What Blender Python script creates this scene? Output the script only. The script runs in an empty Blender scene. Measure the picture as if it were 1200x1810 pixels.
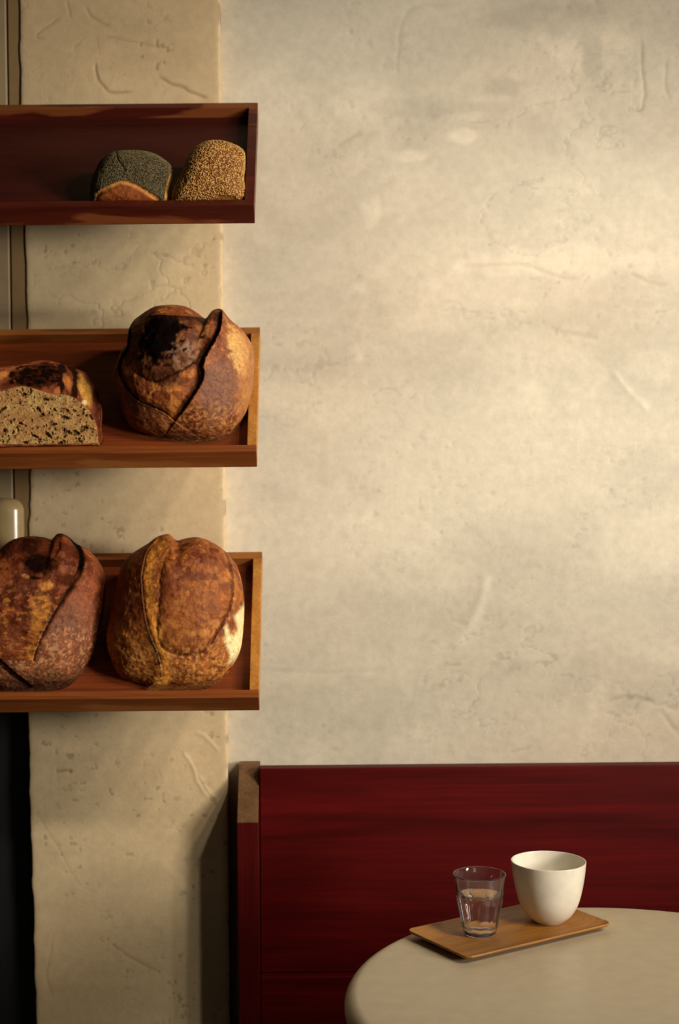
import bpy, bmesh, math
import numpy as np
from mathutils import Matrix, Vector

# ------------------------------------------------------------------ camera, world, lights, exposure
FPX = 2500.0                      # focal length in pixels of the 1200x1810 frame
PX, PY = 545.0, 905.0             # principal point (the photograph is slightly shifted)
PITCH, ROLL = math.radians(1.5), math.radians(0.5)
CAM = np.array([0.0, 0.0, 1.424])
_f = np.array([0, math.cos(PITCH), -math.sin(PITCH)])
_r0 = np.array([1.0, 0, 0]); _u0 = np.cross(_r0, _f)
_r = _r0 * math.cos(ROLL) - _u0 * math.sin(ROLL)
_u = _u0 * math.cos(ROLL) + _r0 * math.sin(ROLL)

scene = bpy.context.scene
COL = scene.collection
cam_d = bpy.data.cameras.new('camera')
cam = bpy.data.objects.new('camera', cam_d)
COL.objects.link(cam)
m = Matrix.Identity(4)
for i in range(3):
    m[i][0], m[i][1], m[i][2], m[i][3] = _r[i], _u[i], -_f[i], CAM[i]
cam.matrix_world = m
cam_d.sensor_fit = 'VERTICAL'
cam_d.sensor_height = 36.0
cam_d.sensor_width = 24.0
cam_d.lens = FPX / 1810 * 36.0
cam_d.shift_x = (600 - PX) / 1810
cam_d.clip_start = 0.05
cam_d.dof.use_dof = True
cam_d.dof.focus_distance = 2.12
cam_d.dof.aperture_fstop = 4.0
scene.camera = cam

world = bpy.data.worlds.new('world')
scene.world = world
world.use_nodes = True
world.node_tree.nodes['Background'].inputs[0].default_value = (1.0, 0.62, 0.30, 1)
world.node_tree.nodes['Background'].inputs[1].default_value = 0.006

scene.view_settings.view_transform = 'Standard'
scene.view_settings.look = 'None'
scene.view_settings.gamma = 1
scene.view_settings.use_curve_mapping = False
scene.view_settings.exposure = 0.0


def spot(name, loc, target, watts, color, radius, angle, blend):
    d = bpy.data.lights.new(name, 'SPOT')
    d.energy = watts; d.color = color; d.shadow_soft_size = radius
    d.spot_size = math.radians(angle); d.spot_blend = blend
    o = bpy.data.objects.new(name, d)
    o.location = loc
    o.rotation_euler = (Vector(target) - Vector(loc)).to_track_quat('-Z', 'Y').to_euler()
    COL.objects.link(o)
    return o


# a row of shaded pendants hangs in front of the wall, to the right of the camera
for i_, (lx, lw) in enumerate(((1.5, 74), (2.05, 74), (2.6, 78))):
    spot('pendant_light', (lx, 0.65, 2.72), (.12, 2.35, 1.27), lw, (1.0, 0.90, 0.77), 0.08, 58, 1.0)
# dim area lights added behind the viewer to put glints in glass and glaze
for lx, ly, lz, sz, lw in ((1.5, -2.4, 1.9, 1.1, 4.5), (-1.7, -1.6, 2.3, .45, .9)):
    _a = bpy.data.lights.new('glint_light', 'AREA'); _a.size = sz; _a.energy = lw; _a.color = (1.0, .88, .72)
    _o = bpy.data.objects.new('glint_light', _a); _o.location = (lx, ly, lz)
    _o.rotation_euler = (Vector((.1, 2.2, 1.0)) - _o.location).to_track_quat('-Z', 'Y').to_euler(); COL.objects.link(_o)
# broad shaded lamp farther right in the room, at sitting-head height
spot('wall_washer_lamp', (2.7, .15, 1.62), (-.12, 2.5, 1.50), 420, (1.0, 0.92, 0.82), 0.35, 46, 1.0)


# ------------------------------------------------------------------ pixel <-> world helpers (numbers measured on the photograph)
def ray(px, py):
    return _f + _r * (px - PX) / FPX - _u * (py - PY) / FPX


def at_y(px, py, Y):
    d = ray(px, py); return CAM + d * Y / d[1]


def at_z(px, py, Z):
    d = ray(px, py); return CAM + d * (Z - CAM[2]) / d[2]


# ------------------------------------------------------------------ numpy noise
def _hash(ix, iy, iz, seed):
    h = (ix * 374761393 + iy * 668265263 + iz * 2147483647 + seed * 1274126177) & 0xFFFFFFFF
    h = ((h ^ (h >> 13)) * 1274126177) & 0xFFFFFFFF
    h = ((h ^ (h >> 16)) * 2246822519) & 0xFFFFFFFF
    h = h ^ (h >> 13)
    return (h & 0xFFFFFF) / float(0x7FFFFF) - 1.0


def vnoise(P, seed=0):
    P = np.asarray(P, float)
    F = np.floor(P).astype(np.int64); f = P - F
    w = f * f * f * (f * (f * 6 - 15) + 10)
    out = 0
    for dx in (0, 1):
        for dy in (0, 1):
            for dz in (0, 1):
                ww = (w[:, 0] if dx else 1 - w[:, 0]) * (w[:, 1] if dy else 1 - w[:, 1]) * (w[:, 2] if dz else 1 - w[:, 2])
                out = out + ww * _hash(F[:, 0] + dx, F[:, 1] + dy, F[:, 2] + dz, seed)
    return out


def fbm(P, seed=0, octs=4, gain=.5):
    s = 0; a = 1; t = 0
    for o in range(octs):
        s = s + a * vnoise(P * (2.03 ** o) + 17.3 * o, seed + o); t += a; a *= gain
    return s / t


def smooth(x, a, b):
    t = np.clip((x - a) / (b - a), 0, 1); return t * t * (3 - 2 * t)


def seg_dist(x, y, pts):
    """unsigned distance, sign (+ = right of travel as seen on a y-down picture), arc parameter 0..1"""
    pts = np.asarray(pts, float)
    best = np.full(x.shape, 1e9); sg = np.zeros(x.shape); tt = np.zeros(x.shape)
    L = np.hypot(*np.diff(pts, axis=0).T); cum = np.r_[0, np.cumsum(L)]
    for i in range(len(pts) - 1):
        ax, ay = pts[i]; dx, dy = pts[i + 1] - pts[i]; l2 = dx * dx + dy * dy + 1e-12
        t = np.clip(((x - ax) * dx + (y - ay) * dy) / l2, 0, 1)
        d = np.hypot(x - ax - t * dx, y - ay - t * dy)
        k = d < best
        best = np.where(k, d, best)
        cr = dx * (y - ay) - dy * (x - ax)
        sg = np.where(k, np.sign(cr), sg)
        tt = np.where(k, (cum[i] + t * L[i]) / cum[-1], tt)
    return best, sg, tt


def refine(pts, n=6):
    """Catmull-Rom through the points"""
    p = np.asarray(pts, float)
    q = np.vstack([2 * p[0] - p[1], p, 2 * p[-1] - p[-2]])
    out = []
    for i in range(1, len(q) - 2):
        for k in range(n):
            t = k / n
            out.append(.5 * ((2 * q[i]) + (-q[i - 1] + q[i + 1]) * t + (2 * q[i - 1] - 5 * q[i] + 4 * q[i + 1] - q[i + 2]) * t * t
                             + (-q[i - 1] + 3 * q[i] - 3 * q[i + 1] + q[i + 2]) * t ** 3))
    out.append(p[-1])
    return np.array(out)


def inside(x, y, poly):
    poly = np.asarray(poly, float); c = np.zeros(x.shape, bool); j = len(poly) - 1
    for i in range(len(poly)):
        xi, yi = poly[i]; xj, yj = poly[j]
        k = ((yi > y) != (yj > y)) & (x < (xj - xi) * (y - yi) / (yj - yi + 1e-12) + xi)
        c ^= k; j = i
    return c


def poly_mask(x, y, poly, soft):
    d, _, _ = seg_dist(x, y, list(poly) + [poly[0]])
    d = np.where(inside(x, y, poly), d, -d)
    return smooth(d, -soft, soft)


def lin(r, g, b):
    f = lambda c: ((c / 255 + .055) / 1.055) ** 2.4 if c / 255 > .04045 else c / 255 / 12.92
    return np.array([f(r), f(g), f(b)])


# ------------------------------------------------------------------ object helpers
def tag(o, label=None, cat=None, group=None, kind=None):
    if label: o['label'] = label
    if cat: o['category'] = cat
    if group: o['group'] = group
    if kind: o['kind'] = kind
    return o


def mesh_obj(name, verts, faces, mat, parent=None, smoothed=True, colors=None, loc=None):
    me = bpy.data.meshes.new(name)
    verts = np.asarray(verts, np.float32)
    if isinstance(faces, np.ndarray):
        nf, k = faces.shape
        me.vertices.add(len(verts)); me.vertices.foreach_set('co', verts.ravel())
        me.loops.add(nf * k); me.loops.foreach_set('vertex_index', faces.astype(np.int32).ravel())
        me.polygons.add(nf)
        me.polygons.foreach_set('loop_start', np.arange(0, nf * k, k, dtype=np.int32))
        me.update(calc_edges=True)
    else:
        me.from_pydata([tuple(map(float, v)) for v in verts], [], [tuple(map(int, f)) for f in faces])
    if smoothed: me.polygons.foreach_set('use_smooth', np.ones(len(me.polygons), bool))
    if colors is not None:
        for cn, c in colors.items():
            at = me.color_attributes.new(cn, 'FLOAT_COLOR', 'POINT')
            cc = np.ones((len(verts), 4), np.float32); cc[:, :3] = c
            at.data.foreach_set('color', cc.ravel())
    me.validate(); me.update()
    if mat: me.materials.append(mat)
    o = bpy.data.objects.new(name, me); COL.objects.link(o)
    if loc is not None: o.location = tuple(map(float, loc))
    if parent: o.parent = parent
    return o


def empty(name, loc):
    o = bpy.data.objects.new(name, None); o.empty_display_size = .05
    o.location = tuple(map(float, loc)); COL.objects.link(o); return o


def prism(name, profile, x0, x1, mat, parent=None, bevel=.0015, seg=2, off=(0, 0, 0)):
    """profile = list of (y, z), extruded along x"""
    bm = bmesh.new()
    A = [bm.verts.new((x0 - off[0], y - off[1], z - off[2])) for y, z in profile]
    B = [bm.verts.new((x1 - off[0], y - off[1], z - off[2])) for y, z in profile]
    n = len(profile)
    bm.faces.new(A[::-1]); bm.faces.new(B)
    for i in range(n): bm.faces.new((A[i], A[(i + 1) % n], B[(i + 1) % n], B[i]))
    bmesh.ops.recalc_face_normals(bm, faces=bm.faces)
    if bevel: bmesh.ops.bevel(bm, geom=list(bm.edges), offset=bevel, segments=seg, affect='EDGES', profile=.5)
    me = bpy.data.meshes.new(name); bm.to_mesh(me); bm.free()
    if mat: me.materials.append(mat)
    o = bpy.data.objects.new(name, me); COL.objects.link(o)
    if parent: o.parent = parent
    return o


def box(name, x0, x1, y0, y1, z0, z1, mat, parent=None, bevel=.0015, off=(0, 0, 0)):
    return prism(name, [(y0, z0), (y1, z0), (y1, z1), (y0, z1)], x0, x1, mat, parent, bevel, 2, off)


def lathe(name, prof, mat, parent=None, n=96, loc=None, rfun=None):
    V = []; 
    for i, (r, z) in enumerate(prof):
        for k in range(n):
            t = 2 * math.pi * k / n
            rr = r * (rfun(t, z, i) if rfun else 1)
            V.append((rr * math.cos(t), rr * math.sin(t), z))
    F = []
    for i in range(len(prof) - 1):
        for k in range(n):
            k2 = (k + 1) % n
            F.append((i * n + k, i * n + k2, (i + 1) * n + k2, (i + 1) * n + k))
    V.append((0, 0, prof[0][1])); V.append((0, 0, prof[-1][1]))
    a, b = len(V) - 2, len(V) - 1
    for k in range(n):
        k2 = (k + 1) % n
        F.append((a, k2, k)); e = (len(prof) - 1) * n
        F.append((b, e + k, e + k2))
    return mesh_obj(name, V, F, mat, parent, loc=loc)


# ------------------------------------------------------------------ materials
class NT:
    def __init__(s, name):
        s.m = bpy.data.materials.new(name); s.m.use_nodes = True
        s.t = s.m.node_tree; s.b = s.t.nodes['Principled BSDF']

    def n(s, typ, **kw):
        o = s.t.nodes.new(typ)
        for k, v in kw.items():
            if k.startswith('i_'):
                key = k[2:]; o.inputs[int(key) if key.isdigit() else key].default_value = v
            else: setattr(o, k, v)
        return o

    def l(s, a, b): s.t.links.new(a, b)

    def coord(s, scale=(1, 1, 1), rot=(0, 0, 0)):
        tc = s.n('ShaderNodeTexCoord'); mp = s.n('ShaderNodeMapping')
        mp.inputs['Scale'].default_value = scale; mp.inputs['Rotation'].default_value = rot
        s.l(tc.outputs['Object'], mp.inputs['Vector']); return mp.outputs['Vector']

    def noise(s, vec, scale, detail=4, rough=.5, dist=0):
        o = s.n('ShaderNodeTexNoise'); o.inputs['Scale'].default_value = scale
        o.inputs['Detail'].default_value = detail; o.inputs['Roughness'].default_value = rough
        o.inputs['Distortion'].default_value = dist
        s.l(vec, o.inputs['Vector']); return o.outputs['Fac']

    def ramp(s, fac, stops):
        o = s.n('ShaderNodeValToRGB'); e = o.color_ramp.elements
        while len(e) < len(stops): e.new(.5)
        for el, (p, c) in zip(e, stops):
            el.position = p; el.color = (*c, 1) if len(c) == 3 else c
        s.l(fac, o.inputs['Fac']); return o.outputs['Color']

    def mix(s, a, b, fac, mode='MIX'):
        o = s.n('ShaderNodeMix', data_type='RGBA', blend_type=mode)
        for v, idx in ((fac, 0), (a, 6), (b, 7)):
            if hasattr(v, 'links'): s.l(v, o.inputs[idx])
            else: o.inputs[idx].default_value = v if idx == 0 else ((*v, 1) if len(v) == 3 else v)
        return o.outputs[2]

    def bump(s, h, strength, dist, normal=None):
        o = s.n('ShaderNodeBump'); o.inputs['Strength'].default_value = strength
        o.inputs['Distance'].default_value = dist; s.l(h, o.inputs['Height'])
        if normal is not None: s.l(normal, o.inputs['Normal'])
        return o.outputs['Normal']

    def fin(s, col=None, rough=None, nor=None, **kw):
        if col is not None:
            if hasattr(col, 'links'): s.l(col, s.b.inputs['Base Color'])
            else: s.b.inputs['Base Color'].default_value = (*col, 1)
        if rough is not None:
            if hasattr(rough, 'links'): s.l(rough, s.b.inputs['Roughness'])
            else: s.b.inputs['Roughness'].default_value = rough
        if nor is not None: s.l(nor, s.b.inputs['Normal'])
        for k, v in kw.items(): s.b.inputs[k.replace('_', ' ')].default_value = v
        return s.m


def grey(v): return (v, v, v)


def plaster_mat(name, attr=True):
    a = NT(name); v = a.coord()
    if attr:
        at = a.n('ShaderNodeVertexColor', layer_name='tone'); base = at.outputs['Color']
    else:
        base = a.ramp(a.noise(v, 3, 5), [(.3, lin(190, 176, 146)), (.7, lin(212, 200, 172))])
    fine = a.ramp(a.noise(v, 60, 6, .65), [(.3, grey(.90)), (.7, grey(1.06))])
    c = a.mix(base, fine, 1, 'MULTIPLY')
    h = a.noise(v, 220, 5, .6)
    n1 = a.bump(h, .14, .002)
    n2 = a.bump(a.noise(v, 18, 5, .6, .6), .10, .006, n1)
    return a.fin(c, .62, n2, Specular_IOR_Level=.35)


def wood_mat(name, dark, light, scale=1.0, rough=.38, spec=.5, axis='x', wear=None, coat=0.0):
    a = NT(name)
    sc = {'x': (1.2, 14, 14), 'z': (14, 14, 1.2), 'y': (14, 1.2, 14)}[axis]
    v = a.coord(sc)
    g = a.noise(v, 3.2 * scale, 6, .6, .5)
    g2 = a.noise(a.coord(tuple(s_ * (1 if s_ < 2 else 5) for s_ in sc)), 5 * scale, 4, .6)
    c = a.ramp(g, [(.25, dark), (.75, light)])
    c = a.mix(c, a.ramp(g2, [(.3, grey(.72)), (.65, grey(1.1))]), 1, 'MULTIPLY')
    if wear is not None:
        w = a.noise(a.coord({'x': (1, 5, 5), 'z': (5, 5, 1), 'y': (5, 1, 5)}[axis]), 4.2, 3, .5, .3)
        c = a.mix(c, wear, a.ramp(w, [(.54, grey(0)), (.60, grey(.6))]))
    n = a.bump(g2, .12, .0015)
    r = a.ramp(g, [(.2, grey(rough * .85)), (.8, grey(rough * 1.2))])
    return a.fin(c, r, n, Specular_IOR_Level=spec, Coat_Weight=coat, Coat_Roughness=.25)


M_WALL = plaster_mat('plaster_wall')
M_TRAY = wood_mat('tray_wood', lin(112, 54, 20), lin(164, 92, 38), .8, .45, .4, wear=lin(170, 108, 52))
M_TRAYFLOOR = wood_mat('tray_floor_shaded', lin(52, 12, 7), lin(74, 20, 9), .8, .5, .35)  # top tray's shadowed interior put into a darker wood colour
M_RAIL = wood_mat('tray_rail_lit', lin(156, 96, 36), lin(212, 148, 66), .8, .45, .4, axis='z')  # paler copy of the tray wood: light on the rail tops painted in
M_TRAYMID = wood_mat('tray_floor_mid', lin(94, 38, 13), lin(138, 64, 23), .8, .5, .35)
M_TRAYDARK = wood_mat('tray_wood_dark', lin(58, 16, 8), lin(98, 32, 13), 1.0, .42, .45, wear=lin(150, 84, 40))
M_BENCH = wood_mat('bench_mahogany', lin(58, 4, 3), lin(100, 8, 5), .45, .5, .12)
M_BENCHZ = wood_mat('bench_mahogany_upright', lin(58, 6, 4), lin(92, 13, 7), .6, .5, .14, axis='z')
M_CAP = wood_mat('sheen_cap_wood', lin(88, 58, 34), lin(128, 96, 60), .8, .5, .3, axis='z')  # pale tone carries the glossy reflection on the slanted bench end
M_BOARD = wood_mat('teak_board', lin(124, 78, 26), lin(184, 124, 48), 1.6, .40, .5)


def simple(name, col, rough=.5, **kw):
    a = NT(name); v = a.coord()
    c = a.mix(col, a.ramp(a.noise(v, 40, 5), [(.3, grey(.93)), (.7, grey(1.05))]), 1, 'MULTIPLY')
    n = a.bump(a.noise(v, 300, 3), .06, .0008)
    return a.fin(c, rough, n, **kw)


M_TABLE = simple('table_laminate', lin(190, 174, 143), .40, Specular_IOR_Level=.5)
M_METAL = simple('dark_metal', lin(40, 38, 36), .45, Metallic=.8)
M_CUP = simple('porcelain', lin(232, 224, 204), .22, Specular_IOR_Level=.55)
M_DOOR = simple('painted_panel', lin(150, 130, 98), .5)
M_FRAME = simple('painted_frame', lin(134, 108, 70), .5)
M_CAN = simple('cream_enamel', lin(170, 146, 100), .25, Specular_IOR_Level=.6)
M_BLACK = simple('black_cabinet', lin(12, 13, 12), .6)
M_FLOOR = simple('concrete_floor', lin(110, 100, 88), .6)

_g = NT('clear_glass'); M_GLASS = _g.fin((1, .99, .96), .0, Transmission_Weight=.985, IOR=1.5)
_g = NT('water'); M_WATER = _g.fin((.985, .99, .985), .0, Transmission_Weight=1.0, IOR=1.333)


def crust_mat(name, fine=1.0, rough=.55):
    a = NT(name); v = a.coord()
    at = a.n('ShaderNodeVertexColor', layer_name='crust').outputs['Color']
    n1 = a.noise(v, 120, 6, .65, .3)
    n2 = a.noise(v, 420, 4, .6)
    c = a.mix(at, a.ramp(n1, [(.30, (.62, .52, .46)), (.5, (1, 1, 1)), (.72, (1.5, 1.42, 1.3))]), .75 * fine, 'MULTIPLY')
    c = a.mix(c, a.ramp(n2, [(.32, grey(.72)), (.7, grey(1.28))]), .8 * fine, 'MULTIPLY')
    vo = a.n('ShaderNodeTexVoronoi'); vo.inputs['Scale'].default_value = 190
    a.l(v, vo.inputs['Vector'])
    b1 = a.bump(n1, .45 * fine, .004)
    b2 = a.bump(vo.outputs['Distance'], -.22 * fine, .0015, b1)
    b3 = a.bump(n2, .35 * fine, .0012, b2)
    bw = a.n('ShaderNodeRGBToBW'); a.l(at, bw.inputs['Color'])
    a.l(a.ramp(bw.outputs['Val'], [(.01, grey(.03)), (.06, grey(.26))]), a.b.inputs['Specular IOR Level'])
    a.l(a.ramp(bw.outputs['Val'], [(.01, grey(.05)), (.07, grey(1))]), a.b.inputs['Specular Tint'])
    return a.fin(c, a.ramp(n1, [(.3, grey(rough - .1)), (.7, grey(rough + .15))]), b3)


M_CRUST = crust_mat('bread_crust')
M_CRUMB = crust_mat('bread_crumb', .8, .75)

# ------------------------------------------------------------------ walls
YW, YP, YN = 2.536, 2.50, 2.504      # back wall, pilaster face, niche panel
XPR, XPL = -0.148, -0.495          # pilaster right and left edges


def plaster_grid(name, xs, zs, Y, strokes, blobs, seed, edge=None, right_return=None):
    nx, nz = len(xs), len(zs)
    X, Z = np.meshgrid(xs, zs); x = X.ravel(); z = Z.ravel()
    P = np.c_[x, z, np.full(x.shape, seed * 3.1)]
    relief = .0022 * fbm(P * [3, 4.5, 1], seed, 3) + .00035 * fbm(P * [22, 34, 1], seed + 9, 4)
    t = .5 + .5 * fbm(P * [2.4, 4.2, 1] + .6 * fbm(P * 3, 5, 2)[:, None], seed + 3, 5, .55)
    t2 = .5 + .5 * fbm(P * [9, 15, 1], seed + 21, 4)
    warm = smooth(.5 + .5 * fbm(P * [1.6, 2.2, 1], seed + 30, 3), .35, .75)
    base = lin(215, 204, 180)[None, :] * (1 - warm[:, None]) + lin(216, 200, 174)[None, :] * warm[:, None]
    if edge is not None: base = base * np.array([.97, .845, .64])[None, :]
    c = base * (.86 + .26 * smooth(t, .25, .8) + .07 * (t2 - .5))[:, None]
    # trowel scum: thin ragged dark veins
    v = np.abs(fbm(P * [5, 8, 1] + 2.0, seed + 40, 5, .6)); vm = smooth(.5 + .5 * fbm(P * [2.5, 3, 1], seed + 50, 3), .45, .75)
    vein = (1 - smooth(v, 0, .022)) * vm
    c = c * (1 - .16 * vein)[:, None]; relief -= .0008 * vein
    sc = 2500 / Y
    pits = smooth(fbm(P * [85, 100, 1], seed + 60, 3), .40, .55) * smooth(fbm(P * [7, 7, 1], seed + 61, 3), -.1, .3)
    c = c * (1 - (.30 if edge is not None else .10) * pits)[:, None]; relief -= .0006 * pits
    for pts, wpx, dark, depth in strokes:
        q = np.array([at_y(a, b, Y)[[0, 2]] for a, b in refine(pts)])
        d, sg, tt = seg_dist(x + .002 * fbm(P * 60, 3, 2), z + .002 * fbm(P * 60, 8, 2), q)
        w = wpx / sc
        k = np.exp(-(d / w) ** 2) * smooth(tt, 0, .15) * (1 - smooth(tt, .85, 1.0))
        c = c * (1 - dark * k[:, None] * np.array([.85, 1, 1.15])); relief = relief + depth * k
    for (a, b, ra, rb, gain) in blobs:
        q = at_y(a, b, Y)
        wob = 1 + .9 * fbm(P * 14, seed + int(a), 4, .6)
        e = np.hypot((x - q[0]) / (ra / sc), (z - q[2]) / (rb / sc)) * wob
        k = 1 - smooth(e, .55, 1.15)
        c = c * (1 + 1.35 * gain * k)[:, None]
    # left edge of the pilaster is ragged
    xx = x.copy()
    if edge is not None:
        n0 = fbm(np.c_[z * 30, z * 0, z * 0], 5, 4)
        el = edge(z) + .0025 * n0
        k = (x - xs[0]) / (xs[-1] - xs[0])
        er = xs[-1] + .0012 * fbm(np.c_[z * 40, z * 0, z * 0 + 4], 6, 4)
        xx = el + (er - el) * k
        # dark ragged pits and a pale arris on the right corner
        dr = er - xx
        pit = smooth(fbm(np.c_[z * 45, dr * 60, z * 0], 15, 3), .25, .5) * np.exp(-(dr / .004) ** 2)
        c = c * (1 - .35 * pit)[:, None]
        relief -= .002 * np.exp(-(dr / .003)) + .002 * np.exp(-((xx - el) / .003))
    V = np.c_[xx, Y - relief, z]
    i = np.arange((nz - 1) * nx).reshape(nz - 1, nx)[:, :-1].ravel()
    F = np.c_[i, i + 1, i + nx + 1, i + nx]
    V2 = V; F2 = F; c2 = c
    if edge is not None:                       # returns on both sides
        for side, yy in ((0, YN), (nx - 1, YW + .004)):
            idx = np.arange(nz) * nx + side
            cols = [idx]
            nb = len(V2)
            W = V2[idx].copy(); W[:, 1] = yy
            V2 = np.vstack([V2, W]); c2 = np.vstack([c2, c2[idx] * .8])  # return faces coloured darker to tone down the light they catch
            j = np.arange(nz - 1)
            q = np.c_[idx[j], idx[j + 1], nb + j + 1, nb + j]
            if side != 0: q = q[:, ::-1]
            F2 = np.vstack([F2, q])
    return mesh_obj(name, V2, F2, M_WALL, colors={'tone': c2})


wall_strokes = [
    ([(1132, 60), (1136, 120), (1140, 165), (1133, 195), (1108, 188)], 2.2, .30, -.0012),
    ([(1180, 100), (1176, 150), (1184, 180)], 2.2, .16, -.0008),
    ([(640, 232), (610, 250), (590, 262)], 3, .12, -.0008),
    ([(800, 470), (870, 468), (930, 470), (1000, 492), (1040, 488)], 3.0, .13, -.001),
    ([(1110, 482), (1150, 500), (1185, 505)], 3.0, .13, -.001),
    ([(970, 582), (1010, 590), (1060, 600)], 4.0, .10, -.001),
    ([(860, 1010), (850, 1060), (820, 1120), (790, 1150)], 9, -.09, .0015),
    ([(1070, 1240), (1110, 1232), (1160, 1243)], 4, .15, -.001),
    ([(1165, 1255), (1190, 1285), (1215, 1315)], 3, .10, -.001),
    ([(1080, 650), (1110, 690), (1150, 728)], 5, -.10, .001),
    ([(900, 1330), (940, 1320)], 3, .15, -.0005),
    ([(420, 1180), (560, 1190), (700, 1182)], 4, .05, -.0006),
    ([(700, 130), (720, 20), (800, 10)], 3, .07, -.0006),
]
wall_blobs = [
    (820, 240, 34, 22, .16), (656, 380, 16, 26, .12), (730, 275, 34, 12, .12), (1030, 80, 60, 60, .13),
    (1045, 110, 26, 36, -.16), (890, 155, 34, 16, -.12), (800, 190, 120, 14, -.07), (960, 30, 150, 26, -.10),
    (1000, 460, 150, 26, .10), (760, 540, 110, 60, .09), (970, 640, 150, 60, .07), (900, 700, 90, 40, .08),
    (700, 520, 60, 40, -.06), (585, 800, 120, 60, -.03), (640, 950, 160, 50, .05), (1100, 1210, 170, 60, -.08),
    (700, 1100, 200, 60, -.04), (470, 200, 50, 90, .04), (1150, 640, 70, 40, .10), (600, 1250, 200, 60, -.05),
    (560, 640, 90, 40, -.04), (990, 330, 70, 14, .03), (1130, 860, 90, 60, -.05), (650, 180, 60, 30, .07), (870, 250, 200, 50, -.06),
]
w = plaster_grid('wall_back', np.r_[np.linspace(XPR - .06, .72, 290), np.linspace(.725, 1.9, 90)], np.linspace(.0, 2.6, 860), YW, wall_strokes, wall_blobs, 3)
tag(w, kind='structure')
pil_strokes = [
    ([(172, 105), (172, 130), (185, 152), (200, 163), (240, 161)], 2.4, .38, -.0014),
    ([(277, 132), (300, 145), (335, 160), (372, 176)], 2.6, .45, -.0016),
    ([(150, 10), (165, 30), (185, 42), (200, 45)], 2.5, .22, -.001),
    ([(120, 0), (128, 32)], 1.6, .2, -.0008),
    ([(180, 62), (230, 72), (285, 82)], 1.8, .2, -.0008),
    ([(278, 68), (279, 82), (292, 78)], 2.2, .3, -.001),
    ([(100, 1364), (132, 1362)], 2.4, .42, -.001),
    ([(60, 1420), (100, 1490), (140, 1560), (190, 1590)], 2, .06, -.0003),
    ([(318, 1322), (340, 1352), (352, 1385), (372, 1415)], 3.2, -.07, .0009),
    ([(345, 1290), (372, 1310), (388, 1330)], 3.0, -.08, .0008),
    ([(352, 1368), (372, 1400), (388, 1412)], 2.6, -.08, .0008),
    ([(195, 1665), (225, 1688), (260, 1708), (290, 1722)], 2.4, .24, -.0004),
    ([(98, 1650), (90, 1690), (84, 1720), (90, 1760)], 2.2, .15, -.0004),
    ([(220, 1513), (238, 1510)], 2.5, .25, -.001),
    ([(110, 30), (68, 62), (88, 70)], 2.0, .2, -.0008),
    ([(260, 448), (300, 452)], 2.2, .14, -.0006),
]
pil_blobs = [(250, 100, 90, 60, -.06), (330, 1340, 60, 90, .06), (120, 1340, 60, 14, -.05), (230, 470, 100, 50, .03),
             (200, 1480, 120, 80, .05), (160, 1640, 90, 60, -.05)]
ptop = at_y(38, 10, YP); pbot = at_y(61, 1800, YP)


def pil_edge(z):
    k = (z - pbot[2]) / (ptop[2] - pbot[2])
    return pbot[0] + (ptop[0] - pbot[0]) * np.clip(k, 0, 1.2) + .004 * np.sin(z * 5)


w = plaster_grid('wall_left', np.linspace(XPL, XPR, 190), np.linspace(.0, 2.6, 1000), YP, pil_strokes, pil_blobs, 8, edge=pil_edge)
tag(w, kind='structure')
w = box('floor', -2.2, 2.6, -2.6, 2.9, -.05, 0, M_FLOOR, bevel=0); tag(w, kind='structure')
# painted door panel in the recess left of the pilaster, with an upright groove; dark opening below it
gx = at_y(16, 300, YN)[0]
zc = at_y(20, 1215, YN)[2]
door = empty('door_1', (gx, YN, zc)); tag(door, kind='structure')
box('door_leaf', -.9, gx - .0012, YN - .004, YN + .03, zc + .012, 2.75, M_DOOR, door, .002, off=(gx, YN, zc))
box('door_frame', gx + .0012, gx + .12, YN, YN + .03, zc + .012, 2.75, M_FRAME, door, .002, off=(gx, YN, zc))
box('groove', gx - .0026, gx + .0026, YN + .012, YN + .03, zc + .012, 2.75, M_BLACK, door, 0, off=(gx, YN, zc))
cab = empty('cabinet', (-.68, 2.70, 0))
tag(cab, 'black low cabinet in the recess left of the plaster pilaster, below the lowest bread tray', 'cabinet')
box('body', -.88, -.475, 2.535, 2.87, 0.06, zc - .02, M_BLACK, cab, .002, off=(-.68, 2.70, 0))
box('cabinet_top', -.89, -.47, 2.527, 2.88, zc - .0195, zc, M_BLACK, cab, .002, off=(-.68, 2.70, 0))
box('plinth', -.87, -.49, 2.56, 2.86, 0, .0595, M_BLACK, cab, 0, off=(-.68, 2.70, 0))
cx = at_y(10, 900, YN)[0]; ctz_ = at_y(10, 880, YN)[2]; cbz = zc + .02; hgt = ctz_ - cbz
V = []; Fq = []; na = 33
pr = [(.030, 0), (.033, .003), (.034, .05)] + [(.034 * math.cos(t) ** .7, hgt - .024 + .024 * math.sin(t)) for t in np.linspace(0, 1.52, 14)]
for r_, z_ in pr:
    for t in np.linspace(math.pi, 2 * math.pi, na): V.append((r_ * math.cos(t), r_ * .72 * math.sin(t), z_))
for i in range(len(pr) - 1):
    for k in range(na - 1): Fq.append((i * na + k, i * na + k + 1, (i + 1) * na + k + 1, (i + 1) * na + k))
    Fq.append((i * na + na - 1, i * na, (i + 1) * na, (i + 1) * na + na - 1))
Fq.append(list(range(na))[::-1]); Fq.append(list(range((len(pr) - 1) * na, len(pr) * na)))
can = mesh_obj('wall_dispenser', V, Fq, M_CAN, loc=(cx, YN - .0045, cbz))
tag(can, 'cream round-topped dispenser on the painted panel at the left edge, behind the lowest tray', 'dispenser')

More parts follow.
